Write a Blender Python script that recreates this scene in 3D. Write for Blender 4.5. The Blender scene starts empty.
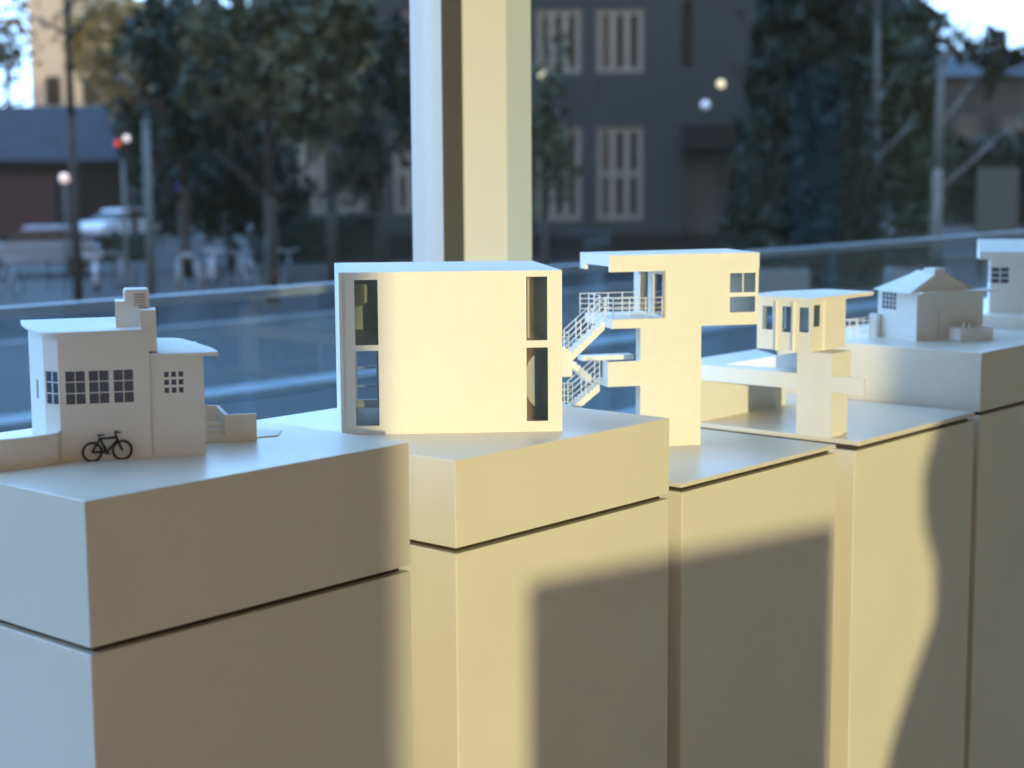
import bpy, math, random
from math import radians as R, sin, cos, pi
from mathutils import Vector, Matrix
random.seed(7)
SC = bpy.context.scene
COL = SC.collection

# ------------------------------------------------------------------ materials
def mat(name, col, rough=0.6, var=0.0, scale=20.0, spec=0.5, bump=0.0, bscale=200.0, metal=0.0):
    m = bpy.data.materials.new(name); m.use_nodes = True
    nt = m.node_tree; b = nt.nodes['Principled BSDF']
    b.inputs['Base Color'].default_value = (*col, 1)
    b.inputs['Roughness'].default_value = rough
    b.inputs['Specular IOR Level'].default_value = spec
    b.inputs['Metallic'].default_value = metal
    tc = nt.nodes.new('ShaderNodeTexCoord')
    if var > 0:
        n = nt.nodes.new('ShaderNodeTexNoise'); n.inputs['Scale'].default_value = scale; n.inputs['Detail'].default_value = 4
        nt.links.new(tc.outputs['Object'], n.inputs['Vector'])
        r = nt.nodes.new('ShaderNodeValToRGB')
        r.color_ramp.elements[0].position = 0.3; r.color_ramp.elements[1].position = 0.7
        r.color_ramp.elements[0].color = (*[max(0, c * (1 - var)) for c in col], 1)
        r.color_ramp.elements[1].color = (*[min(1, c * (1 + var)) for c in col], 1)
        nt.links.new(n.outputs['Fac'], r.inputs['Fac']); nt.links.new(r.outputs['Color'], b.inputs['Base Color'])
    if bump > 0:
        n2 = nt.nodes.new('ShaderNodeTexNoise'); n2.inputs['Scale'].default_value = bscale
        nt.links.new(tc.outputs['Object'], n2.inputs['Vector'])
        bp = nt.nodes.new('ShaderNodeBump'); bp.inputs['Strength'].default_value = bump; bp.inputs['Distance'].default_value = 0.001
        nt.links.new(n2.outputs['Fac'], bp.inputs['Height']); nt.links.new(bp.outputs['Normal'], b.inputs['Normal'])
    return m

def glass_mat(name, tint, f0=.04, rough=0.0):
    m = bpy.data.materials.new(name); m.use_nodes = True
    nt = m.node_tree; nt.nodes.clear()
    o = nt.nodes.new('ShaderNodeOutputMaterial'); mx = nt.nodes.new('ShaderNodeMixShader')
    t = nt.nodes.new('ShaderNodeBsdfTransparent'); g = nt.nodes.new('ShaderNodeBsdfGlossy'); ge = nt.nodes.new('ShaderNodeNewGeometry')
    t.inputs['Color'].default_value = (*tint, 1); g.inputs['Roughness'].default_value = rough
    d = nt.nodes.new('ShaderNodeVectorMath'); d.operation = 'DOT_PRODUCT'
    nt.links.new(ge.outputs['Normal'], d.inputs[0]); nt.links.new(ge.outputs['Incoming'], d.inputs[1])
    def mth(op, a, b):
        n = nt.nodes.new('ShaderNodeMath'); n.operation = op
        for k, x in enumerate((a, b)):
            if x is None: continue
            if isinstance(x, (int, float)): n.inputs[k].default_value = x
            else: nt.links.new(x, n.inputs[k])
        return n.outputs[0]
    c = mth('ABSOLUTE', d.outputs['Value'], None)
    f = mth('ADD', mth('MULTIPLY', mth('POWER', mth('SUBTRACT', 1.0, c), 5.0), 1 - f0), f0)
    nt.links.new(f, mx.inputs[0]); nt.links.new(t.outputs[0], mx.inputs[1]); nt.links.new(g.outputs[0], mx.inputs[2])
    nt.links.new(mx.outputs[0], o.inputs['Surface'])
    return m

def emit_mat(name, col, s):
    m = bpy.data.materials.new(name); m.use_nodes = True
    b = m.node_tree.nodes['Principled BSDF']
    b.inputs['Base Color'].default_value = (*col, 1)
    b.inputs['Emission Color'].default_value = (*col, 1); b.inputs['Emission Strength'].default_value = s
    return m

def brick_mat(name, c1, c2, mortar):
    m = bpy.data.materials.new(name); m.use_nodes = True
    nt = m.node_tree; b = nt.nodes['Principled BSDF']; b.inputs['Roughness'].default_value = 0.85
    tc = nt.nodes.new('ShaderNodeTexCoord'); mp = nt.nodes.new('ShaderNodeMapping'); mp.inputs['Rotation'].default_value = (pi / 2, 0, 0)
    br = nt.nodes.new('ShaderNodeTexBrick'); br.inputs['Scale'].default_value = 3.0
    br.inputs['Color1'].default_value = (*c1, 1); br.inputs['Color2'].default_value = (*c2, 1); br.inputs['Mortar'].default_value = (*mortar, 1)
    nt.links.new(tc.outputs['Object'], mp.inputs[0]); nt.links.new(mp.outputs[0], br.inputs['Vector'])
    nt.links.new(br.outputs['Color'], b.inputs['Base Color'])
    return m

M = {}
M['plinth'] = mat('plinth_lacquer', (.75, .685, .575), .30, .03, 6, .36, .05, 300)
M['gap'] = mat('gap_dark', (.045, .03, .015), .8)  # shade inside the recess put into the colour as dark brown
M['card'] = mat('model_card', (.80, .775, .715), .62, .015, 40, .35)
M['card_dark'] = mat('model_card_seam', (.35, .33, .30), .8)
M['pane'] = mat('model_pane', (.060, .090, .135), .25, 0, 1, .3)
M['pane_clear'] = glass_mat('model_pane_clear', (.84, .88, .90), .05)
M['rail'] = mat('model_rail_white', (.84, .83, .80), .5)
M['black'] = mat('bike_black', (.012, .012, .014), .45)
M['floor'] = mat('floor_wood', (.46, .32, .20), .45, .15, 3)
M['wall'] = mat('room_wall', (.60, .43, .26), .8, .03, 5)
M['ceil'] = mat('room_ceiling', (.62, .48, .32), .85, .02, 5)
M['mullion_side'] = mat('mullion_white', (.42, .44, .46), .35)
M['mullion_front'] = mat('mullion_bronze', (.085, .078, .070), .5, spec=.3)
M['column'] = mat('column_white', (.74, .71, .64), .5, .02, 8)
M['grey_post'] = mat('aluminium_grey', (.50, .54, .52), .45)
M['glass'] = glass_mat('window_glass', (.96, .98, .99), .05)
M['bal_glass'] = glass_mat('balustrade_glass', (.74, .85, .92), .04)
M['steel'] = mat('rail_steel', (.20, .22, .25), .45)
M['curtain'] = mat('blocker_cloth', (.20, .15, .10), .9, .1, 15)

# ------------------------------------------------------------------ mesh builder
class MB:
    def __init__(s): s.v = []; s.f = []; s.T = Matrix.Identity(4); s.sm = set()
    def add(s, vs, fs, smooth=False):
        k = len(s.v); s.v += [tuple(s.T @ Vector(p)) for p in vs]
        for f in fs:
            if smooth: s.sm.add(len(s.f))
            s.f.append(tuple(i + k for i in f))
        return s
    def box(s, x0, x1, y0, y1, z0, z1):
        v = [(x0, y0, z0), (x1, y0, z0), (x1, y1, z0), (x0, y1, z0), (x0, y0, z1), (x1, y0, z1), (x1, y1, z1), (x0, y1, z1)]
        return s.add(v, [(0, 3, 2, 1), (4, 5, 6, 7), (0, 1, 5, 4), (1, 2, 6, 5), (2, 3, 7, 6), (3, 0, 4, 7)])
    def prism(s, poly, z0, z1):                        # poly counter-clockwise in xy; z1 may be a list
        n = len(poly)
        if not isinstance(z1, (list, tuple)): z1 = [z1] * n
        v = [(x, y, z0) for x, y in poly] + [(x, y, z1[i]) for i, (x, y) in enumerate(poly)]
        f = [tuple(range(n - 1, -1, -1)), tuple(range(n, 2 * n))] + [(i, (i + 1) % n, n + (i + 1) % n, n + i) for i in range(n)]
        return s.add(v, f)
    def prism_y(s, poly, y0, y1):                      # poly in xz
        n = len(poly)
        v = [(x, y0, z) for x, z in poly] + [(x, y1, z) for x, z in poly]
        f = [tuple(range(n)), tuple(range(2 * n - 1, n - 1, -1))] + [((i + 1) % n, i, n + i, n + (i + 1) % n) for i in range(n)]
        return s.add(v, f)
    def tube(s, p, q, r, n=8, r2=None):
        p = Vector(p); q = Vector(q); d = (q - p)
        if d.length < 1e-9: return s
        d.normalize(); a = d.orthogonal().normalized(); b = d.cross(a); r2 = r if r2 is None else r2
        v = []
        for k in range(n):
            t = 2 * pi * k / n; v.append(tuple(p + (a * cos(t) + b * sin(t)) * r))
        for k in range(n):
            t = 2 * pi * k / n; v.append(tuple(q + (a * cos(t) + b * sin(t)) * r2))
        f = [tuple(range(n - 1, -1, -1)), tuple(range(n, 2 * n))]
        s.add(v, f); k0 = len(s.v) - 2 * n
        for i in range(n):
            s.sm.add(len(s.f)); s.f.append((k0 + i, k0 + (i + 1) % n, k0 + n + (i + 1) % n, k0 + n + i))
        return s
    def path(s, pts, r, n=8):
        for a, b in zip(pts, pts[1:]): s.tube(a, b, r, n)
        return s
    def torus(s, c, rad, r, axis='y', n=32, m=8):
        v = []; f = []
        for i in range(n):
            t = 2 * pi * i / n
            for j in range(m):
                u = 2 * pi * j / m; rr = rad + r * cos(u)
                p = (rr * cos(t), r * sin(u), rr * sin(t)) if axis == 'y' else (rr * cos(t), rr * sin(t), r * sin(u))
                v.append((c[0] + p[0], c[1] + p[1], c[2] + p[2]))
        for i in range(n):
            for j in range(m):
                f.append((i * m + j, i * m + (j + 1) % m, ((i + 1) % n) * m + (j + 1) % m, ((i + 1) % n) * m + j))
        return s.add(v, f, True)
    def ball(s, c, r, n=16, m=10, sz=1.0):
        v = []; f = []
        for i in range(m + 1):
            a = pi * i / m
            for j in range(n):
                t = 2 * pi * j / n
                v.append((c[0] + r * sin(a) * cos(t), c[1] + r * sin(a) * sin(t), c[2] + r * sz * cos(a)))
        for i in range(m):
            for j in range(n):
                f.append((i * n + j, (i + 1) * n + j, (i + 1) * n + (j + 1) % n, i * n + (j + 1) % n))
        return s.add(v, f, True)
    def wall(s, x0, x1, z0, z1, y0, y1, holes=()):     # wall along x with rectangular openings
        xs = sorted({x0, x1, *[h[0] for h in holes], *[h[1] for h in holes]})
        zs = sorted({z0, z1, *[h[2] for h in holes], *[h[3] for h in holes]})
        nx, nz = len(xs) - 1, len(zs) - 1
        def solid(i, j):
            if not (0 <= i < nx and 0 <= j < nz): return False
            cx = (xs[i] + xs[i + 1]) / 2; cz = (zs[j] + zs[j + 1]) / 2
            return not any(h[0] < cx < h[1] and h[2] < cz < h[3] for h in holes)
        for i in range(nx):
            for j in range(nz):
                if not solid(i, j): continue
                a, b, c, d = xs[i], xs[i + 1], zs[j], zs[j + 1]
                s.add([(a, y0, c), (b, y0, c), (b, y0, d), (a, y0, d)], [(0, 1, 2, 3)])
                s.add([(a, y1, c), (b, y1, c), (b, y1, d), (a, y1, d)], [(3, 2, 1, 0)])
                if not solid(i - 1, j): s.add([(a, y0, c), (a, y0, d), (a, y1, d), (a, y1, c)], [(0, 1, 2, 3)])
                if not solid(i + 1, j): s.add([(b, y0, c), (b, y1, c), (b, y1, d), (b, y0, d)], [(0, 1, 2, 3)])
                if not solid(i, j - 1): s.add([(a, y0, c), (a, y1, c), (b, y1, c), (b, y0, c)], [(0, 1, 2, 3)])
                if not solid(i, j + 1): s.add([(a, y0, d), (b, y0, d), (b, y1, d), (a, y1, d)], [(0, 1, 2, 3)])
        return s
    def build(s, name, m, parent=None, bevel=0, loc=None):
        me = bpy.data.meshes.new(name); me.from_pydata(s.v, [], s.f); me.update()
        for i in s.sm: me.polygons[i].use_smooth = True
        me.materials.append(m)
        o = bpy.data.objects.new(name, me); COL.objects.link(o)
        if parent is not None: o.parent = parent
        if loc is not None: o.location = loc
        if bevel:
            b = o.modifiers.new('edge', 'BEVEL'); b.width = bevel; b.segments = 2; b.limit_method = 'ANGLE'
        return o

def tag(o, label=None, cat=None, group=None, kind=None):
    if label: o['label'] = label
    if cat: o['category'] = cat
    if group: o['group'] = group
    if kind: o['kind'] = kind
    return o
def thing(name, label, cat, loc, rz=0, group=None):
    o = bpy.data.objects.new(name, None); COL.objects.link(o)
    o.empty_display_size = .05; o.location = loc; o.rotation_euler = (0, 0, R(rz))
    return tag(o, label, cat, group)
def struct(name, mb, m, parent=None, label=None, cat=None):
    o = mb.build(name, m, parent)
    if parent is None: tag(o, label, cat, None, 'structure')
    return o
def copy_tree(o, parent=None):
    c = o.copy(); COL.objects.link(c)
    if parent is not None: c.parent = parent
    for ch in list(o.children): copy_tree(ch, c)
    return c
def rotz(x, y, deg, z=0): return Matrix.Translation((x, y, z)) @ Matrix.Rotation(R(deg), 4, 'Z')

def muntins(mb, x0, x1, z0, z1, nx, nz, w, y0, y1):
    for i in range(nx + 1):
        x = x0 + (x1 - x0) * i / nx; mb.box(x - w / 2, x + w / 2, y0, y1, z0 - w / 2, z1 + w / 2)
    for j in range(nz + 1):
        z = z0 + (z1 - z0) * j / nz; mb.box(x0 - w / 2, x1 + w / 2, y0 + w * .1, y1 - w * .1, z - w / 2, z + w / 2)
def window(parent, T, x0, x1, z0, z1, nx, nz, w, y0, dy, pane=None):
    f = MB(); f.T = T; muntins(f, x0, x1, z0, z1, nx, nz, w, y0, y0 + dy)
    fo = f.build('window', M['rail'], parent)
    p = MB(); p.T = T; p.box(x0, x1, y0 + dy, y0 + dy + .0006, z0, z1)
    p.build('pane', pane or M['pane'], fo)
    return fo

# ------------------------------------------------------------------ camera
CZ = 1.45
F_PX = 1635.2; YAW, PITCH, ROLL = R(48.767), R(7.442), R(-0.368)
w_ = Vector((sin(YAW) * cos(PITCH), cos(YAW) * cos(PITCH), -sin(PITCH)))
r0 = Vector((cos(YAW), -sin(YAW), 0)); u0 = r0.cross(w_)
r_ = cos(ROLL) * r0 + sin(ROLL) * u0; u_ = -sin(ROLL) * r0 + cos(ROLL) * u0
cam = bpy.data.cameras.new('camera'); co = bpy.data.objects.new('camera', cam); COL.objects.link(co)
co.matrix_world = Matrix(((r_.x, u_.x, -w_.x, 0), (r_.y, u_.y, -w_.y, 0), (r_.z, u_.z, -w_.z, CZ), (0, 0, 0, 1)))
cam.sensor_width = 36; cam.lens = F_PX * 36 / 1024; cam.clip_start = .05; cam.clip_end = 600
cam.dof.use_dof = True; cam.dof.focus_distance = 1.72; cam.dof.aperture_fstop = 5.8; cam.dof.aperture_blades = 0
SC.camera = co

def at(px, depth, py=None):
    """place something outdoors by bearing and distance"""
    d = w_ + r_ * ((px - 512) / F_PX)
    h = Vector((d.x, d.y)); k = depth / (h.x * sin(YAW) + h.y * cos(YAW))
    z = None if py is None else CZ - (py - 170) / F_PX * depth
    return (h.x * k, h.y * k) if z is None else (h.x * k, h.y * k, z)

# ------------------------------------------------------------------ plinths
YF, PD = 1.061, .352
def plinth(x0, x1, top, gap, label, slab=None, group='display plinths in the row by the window', y0=YF, depth=PD, z0=0.0, rz=0):
    cx = (x0 + x1) / 2
    t = thing('display_plinth', label, 'plinth', (cx, y0 + depth / 2, z0), rz, group)
    hw, hd = (x1 - x0) / 2, depth / 2
    g = .0027
    MB().box(-hw, hw, -hd, hd, 0, gap - g - z0).build('cabinet_body', M['plinth'], t, .0012)
    MB().box(-hw + .008, hw - .008, -hd + .008, hd - .008, gap - g - z0 - .0005, gap + g - z0 + .0005).build('shadow_gap', M['gap'], t)
    if slab is None: a, b = -hw, hw
    else: a, b = slab[0] - cx, slab[1] - cx
    MB().box(a, b, -hd, hd, gap + g - z0, top - z0).build('top_block', M['plinth'], t, .0009)
    return t
TA, TB, TC, TD, TE, TF = 1.2, 1.174, 1.0955, 1.092, 1.178, 1.197
plinth(.7115, 1.0645, TA, 1.0805, 'white plinth at the left end of the row, carrying the curved-roof house model')
plinth(1.127, 1.478, TB, 1.0850, 'white plinth under the big box model with four tall openings')
plinth(1.5035, 1.8475, TC, 1.0877, 'white plinth with a thin top, under the tower model with the staircase', slab=(1.5015, 1.8465))
plinth(1.8953, 2.2475, TD, 1.0825, 'white plinth with a thin top, under the raised pavilion model', slab=(1.907, 2.2495))
plinth(2.2655, 2.618, TE, 1.0866, 'white plinth with a thick top, under the small gabled house model')
plinth(2.665, 3.017, TF, 1.0866, 'white plinth at the right edge, farthest from the camera')

# ------------------------------------------------------------------ model A: curved-roof signal house
A = thing('architectural_model', 'white house model with curved flat roofs, chimney and a black bicycle at its wall',
          'architectural model', (.8018, 1.2272, TA), -35, 'architectural models on the plinths')
H = .1118
wins = [(.0052, .0224), (.0250, .0425), (.0460, .0635)]
Q1, Q2 = (-.0127, .0114), (-.0267, .0572)                # the left wall bends away in two facets
LW1, LW2 = math.hypot(*Q1), math.hypot(Q2[0] - Q1[0], Q2[1] - Q1[1])
TL1 = rotz(*Q1, math.degrees(math.atan2(-Q1[1], -Q1[0]))); TL2 = rotz(*Q2, math.degrees(math.atan2(Q1[1] - Q2[1], Q1[0] - Q2[0])))
mb = MB()
mb.wall(0, .0775, 0, H, 0, .003, [(a, b, .0493, .079) for a, b in wins])
mb.T = TL1; mb.wall(0, LW1, 0, H, 0, .0015, [(.0016, LW1 - .0008, .0495, .0790)])
mb.T = TL2; mb.wall(0, LW2, 0, H, 0, .0015)
mb.T = Matrix.Identity(4)
mb.box(.0745, .0775, .003, .13, 0, H); mb.prism([(-.0267, .0572), (-.0252, .0572), (-.012, .127), (.0775, .127), (.0775, .13), (-.0145, .13)], 0, H)
mb.box(-.0005, .0745, .0031, .012, 0, .001)
mb.build('house_walls', M['card'], A)
for a, b in wins: window(A, Matrix.Identity(4), a, b, .0493, .079, 2, 3, .0007, .0004, .0012)
window(A, TL1, .0016, LW1 - .0008, .0495, .0790, 2, 3, .0008, .0002, .0009)
sl = MB(); sl.T = TL2; sl.box(LW2 - .0255, LW2 - .0205, -.0005, .0002, .052, .0685); sl.build('wall_slot', M['card_dark'], A)
ctrl = [(-.0362, .122), (-.0335, .085), (-.0280, .050), (-.0205, .018), (-.0130, -.001), (-.0060, -.0085), (.003, -.0118), (.014, -.0122), (.035, -.0105), (.0735, -.0065)]
mb = MB(); mb.prism(ctrl + [(.0775, -.002), (.0775, .134), (-.0205, .1235)], H, H + .0026); mb.build('main_roof', M['card'], A, .0006)
mb = MB(); mb.prism([(x * .93 + .002, y * .95 + .003) for x, y in ctrl] + [(.0755, .001), (.0755, .13), (-.018, .12)], H - .0022, H); mb.build('roof_soffit', M['card'], A)
mb = MB()
mb.box(.0705, .0846, -.0012, .032, H + .0026 - .02, .1308); mb.build('chimney_shaft', M['card'], A)
mb = MB(); mb.box(.0500, .0706, .020, .05, H + .0026, .1372); mb.build('chimney_shoulder', M['card'], A)
mb = MB(); mb.box(.0575, .0795, .0205, .046, .1308, .1478); vent = mb.build('chimney_cap', M['card'], A, .0022)
mb = MB()
for k in range(5): mb.box(.0665, .0762, .0199, .0206, .1328 + k * .0024, .1339 + k * .0024)
mb.build('louvre', M['card_dark'], vent)
# wing
mb = MB(); HW = .0888
mb.wall(.0778, .1243, 0, HW, .0012, .0042, [(.0887, .1075, .0553, .0765)])
mb.box(.1213, .1243, .0042, .125, 0, HW); mb.box(.0778, .1243, .125, .128, 0, HW)
mb.build('wing_walls', M['card'], A)
window(A, Matrix.Identity(4), .0887, .1075, .0553, .0765, 3, 3, .0021, .0014, .0012)
mb = MB(); mb.prism([(.0772, -.005), (.1372, -.005), (.1368, .012), (.134, .034), (.1275, .062), (.1195, .095), (.112, .124), (.104, .134), (.089, .138), (.0778, .138)], HW, HW + .0036)
mb.build('wing_roof', M['card'], A, .0006)
# stairs and their parapet, on the right
mb = MB()
for k in range(4): mb.box(.1245, .1455, .066 + k * .010, .066 + 4 * .010 + .02, k * .0052, (k + 1) * .0052)
mb.build('entrance_steps', M['card'], A)
mb = MB(); mb.box(.1455, .1752, .0665, .0705, 0, .0252)
mb.prism([(.1455, .0665), (.149, .0705), (.1435, .1085), (.128, .1085), (.128, .1055), (.1405, .1055)], 0, [.0252, .0252, .0285, .0300, .0300, .0285])
mb.build('step_parapet', M['card'], A)
mb = MB(); mb.prism([(.148, .0715), (.197, .0835), (.203, .115), (.15, .15)], 0, .0012); mb.build('base_sheet', M['card'], A)
# low curved garden wall on the left
pts = [(.7135, 1.2335), (.728, 1.2315), (.7419, 1.2292), (.7530, 1.2263), (.7646, 1.2238), (.7760, 1.2219), (.7860, 1.2212), (.7940, 1.2222), (.8003, 1.2262)]
inv = (Matrix.Translation((.8018, 1.2272, 0)) @ Matrix.Rotation(R(-35), 4, 'Z')).inverted()
lp = [inv @ Vector((x, y, 0)) for x, y in pts]
ins = [inv @ Vector((x + .001, y + .0045, 0)) for x, y in pts]
mb = MB(); mb.prism([(p.x, p.y) for p in lp] + [(p.x, p.y) for p in reversed(ins)], 0, .0262); mb.build('garden_wall', M['card'], A)

# bicycle
def bicycle(mats, label, group, loc, rz, scale, cat='bicycle', lean=0, fat=1.0):
    t = thing('bicycle', label, cat, loc, rz, group); t.scale = (scale,) * 3
    t.rotation_euler = (R(lean), 0, R(rz))
    rad = .33; k = mats; fat_ = fat
    for x in (-.53, .53):
        mb = MB(); mb.torus((x, 0, rad), rad, .028 * fat_, 'y', 36, 8)
        wo = mb.build('wheel', k[0], t)
        MB().tube((x, -.05, rad), (x, .05, rad), .032, 10).build('hub', k[1], wo)
    bb = (-.02, 0, .30); seat = (-.24, 0, .80); head = (.34, 0, .80); hb = (.37, 0, .70)
    mb = MB()
    for a, b in ((bb, seat), (seat, head), (bb, hb), (bb, (-.53, 0, rad)), (seat, (-.53, 0, rad)), ((.31, 0, .90), (.40, 0, .62)), ((.40, 0, .62), (.53, 0, rad))): mb.tube(a, b, .026 * fat_, 8)
    mb.tube((bb[0], -.045, bb[2]), (bb[0], .045, bb[2]), .085, 14)
    mb.tube(bb, (.10, -.05, .22), .018); mb.tube(bb, (-.14, .05, .38), .018); mb.tube(seat, (-.27, 0, .90), .02)
    mb.build('frame', k[1], t)
    mb = MB(); mb.ball((-.27, 0, .925), .085, 12, 8, .38); mb.prism([(-.30, -.05), (-.08, -.02), (-.08, .02), (-.30, .05)], .905, .945); mb.build('saddle', k[2], t)
    mb = MB(); mb.path([(.31, 0, .90), (.30, 0, .99)], .022); mb.tube((.30, -.10, .99), (.30, .10, .99), .022)
    for s in (-1, 1): mb.tube((.30, s * .10, .99), (.46, s * .26, 1.02), .026)
    mb.build('handlebar', k[1], t)
    return t
bicycle((M['black'],) * 3, 'tiny black bicycle leaning on the curved-roof house model', None, (.8300, 1.2000, TA), -25, .0245, 'bicycle', 0, 1.7)

# ------------------------------------------------------------------ model B: box with four tall openings
B = thing('architectural_model', 'large plain white box model with four tall window openings at its corners', 'architectural model',
          (1.1655, 1.2572, TB), -44.3, 'architectural models on the plinths')
W, D, HB = .2305, .186, .1716
holes = [(.0132, .0374, .0950, .1637), (.0127, .0372, .0094, .0890), (.1934, .2157, .0975, .1650), (.1934, .2162, .0112, .0900)]
mb = MB(); mb.wall(.0004, W - .0004, 0, HB - .003, 0, .004, holes); mb.build('front_wall', M['card'], B)
mb = MB()
mb.wall(-.009, W - .0160, .0, HB - .003, D - .004, D - .0004, [(.010, .034, .012, .083), (.11, .16, .10, .15)])
mb.build('back_wall', M['card'], B)
mb = MB(); mb.prism([(-.0030, -.0012), (.0004, -.0012), (.0004, .010), (-.0092, D), (-.0126, D)], 0, HB - .003); mb.build('side_wall', M['card'], B)
mb = MB(); mb.prism([(W - .0004, 0), (W + .0008, 0), (W - .0135, D), (W - .0165, D)], 0, HB - .003); mb.build('side_wall', M['card'], B)
mb = MB(); mb.prism([(-.0030, -.0012), (W + .0008, -.0012), (W - .0135, D), (-.0126, D)], HB - .003, HB); mb.build('roof', M['card'], B)
mb = MB(); mb.box(.0004, W - .017, .004, D - .004, .0902, .0945); mb.box(.0004, W - .017, .004, D - .004, 0, .003); mb.build('floor_plate', M['card'], B)
mb = MB(); mb.box(.048, .050, .004, D - .004, .003, .0902); mb.box(.175, .1765, .05, D - .004, .003, .165); mb.box(.004, .03, .12, .122, .13, .1675)
mb.box(.200, .202, .06, .13, .0945, .1675); mb.build('partition', M['card'], B)
mb = MB()
for z in (.028, .050, .076): mb.box(.010, .034, D - .006, D - .0045, z - .0012, z + .0012)
mb.box(.010, .0115, D - .006, D - .0045, .012, .083); mb.build('inner_frame', M['rail'], B)
MB().box(.012, .022, .10, .101, .128, .152).build('inner_panel', M['card_dark'], B)
mb = MB(); mb.prism_y([(.2175 + .02 * cos(a), .045 + .032 * sin(a)) for a in [pi / 2 + pi * k / 14 for k in range(15)]], .075, .0765); mb.build('curved_screen', M['card'], B)
for h in holes:
    MB().box(h[0], h[1], .0026, .0032, h[2], h[3]).build('pane', M['pane_clear'], B)

# ------------------------------------------------------------------ model C: tower with staircase
Cm = thing('architectural_model', 'white tower model with overhanging top floor, balcony railing and zigzag staircase', 'architectural model',
           (1.7363, 1.1973, TC), -33.5, 'architectural models on the plinths')
DY = .112
mb = MB(); mb.box(-.083, 0, 0, .017, 0, .1545); mb.build('tower_shaft', M['card'], Cm)
mb = MB(); mb.box(-.121, .079, 0, DY, .1545, .1662); mb.build('floor_slab', M['card'], Cm)
mb = MB(); mb.wall(-.0523, .0788, .1662, .2264, 0, .003, [(.0380, .0758, .1705, .2228)])
mb.box(.0762, .0788, .003, DY, .1662, .2264); mb.wall(-.0523, .0788, .1662, .2264, DY - .003, DY, [(-.02, .06, .178, .215)])
mb.build('room_walls', M['card'], Cm)
mb = MB()
for x in (.0381, .0570, .0752): mb.box(x - .0007, x + .0007, -.0004, .0012, .1705 if x != .0570 else .1937, .2228)
mb.box(.0375, .0760, -.0006, .0012, .1910, .1963); mb.box(.0375, .0760, -.0004, .0012, .2216, .2232); mb.box(.0370, .0760, -.001, .0012, .1690, .1707)
wf = mb.build('window', M['rail'], Cm)
MB().box(.0381, .0758, .0014, .0020, .1707, .2228).build('pane', M['pane_clear'], wf)
# glazed balcony doors in the recessed side of the room
TD_ = rotz(-.0523, DY - .003, -90)
mb = MB(); mb.T = TD_
for a, b in ((.0, .018), (.052, .064), (.068, .072), (.1045, .109)): mb.box(a, b, 0, .003, .1662, .2264)
mb.box(0, .109, 0, .003, .2215, .2264); mb.box(.0, .109, .0003, .0027, .1662, .169)
df = mb.build('balcony_door', M['card'], Cm)
mb = MB(); mb.T = TD_; mb.box(.018, .1045, .0013, .0018, .169, .2215); mb.build('pane', M['pane_clear'], df)
mb = MB(); mb.prism([(-.125, 0), (.0797, 0), (.0797, DY), (-.1335, .094)], .2335, .2475); mb.box(-.125, -.0523, 0, .003, .2264, .2335); mb.prism([(-.1318, .078), (-.1278, .078), (-.1295, .094), (-.1335, .094)], .2264, .2335)
mb.box(-.0523, .0797, -.0002, DY, .2264, .2335); mb.build('roof_slab', M['card'], Cm)
# middle balcony
mb = MB(); mb.box(-.1275, 0.0, -.0022, .0012, .0807, .1127); mb.box(-.1275, -.083, .0012, .062, .0807, .0850)
mb.box(-.1275, -.1250, .0012, .018, .085, .1127); mb.build('middle_balcony', M['card'], Cm)
mb = MB(); mb.box(-.135, -.0635, .080, .10, .1053, .1113); mb.build('rear_ledge', M['card'], Cm)
mb = MB(); mb.box(-.0225, -.0125, .0012, .0035, .1127, .1135); mb.build('balcony_rim', M['card_dark'], Cm)
# stair flights
def flight(p0, p1, y0, y1, n=8):
    mb = MB(); x0, z0 = p0; x1, z1 = p1
    prof = []
    for k in range(n):
        xa = x0 + (x1 - x0) * k / n; xb = x0 + (x1 - x0) * (k + 1) / n; zt = z0 + (z1 - z0) * k / n
        prof += [(xa, zt), (xb, zt)]
    th = .0085
    poly = prof + [(x1, z1 - th * .4), (x1, z1 - th), (x0, z0 - th)]
    if x1 < x0: poly = poly[::-1]
    poly = poly[::-1]
    mb.prism_y(poly, y0, y1); return mb.build('stair_flight', M['card'], Cm)
flight((-.1205, .1600), (-.1690, .1165), .030, .052)
flight((-.1690, .1190), (-.1290, .0850), .060, .082)
flight((-.1275, .0800), (-.1640, .0510), .030, .052)
flight((-.1640, .0490), (-.1240, .0080), .060, .082)
mb = MB(); mb.box(-.200, -.168, .028, .084, .1105, .1175); mb.build('stair_landing', M['card'], Cm)
mb = MB(); mb.box(-.198, -.163, .028, .084, .0445, .0515); mb.build('stair_landing', M['card'], Cm)
mb = MB(); mb.box(-.196, -.190, .052, .060, 0, .1105); mb.build('stair_post', M['card'], Cm)
mb = MB(); mb.prism_y([(-.200, .0925), (-.1665, .0925), (-.1665, .1195), (-.168, .1245), (-.172, .1285), (-.178, .1305), (-.186, .1310), (-.200, .1312)], .024, .0265); mb.build('stair_screen', M['card'], Cm)
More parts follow.
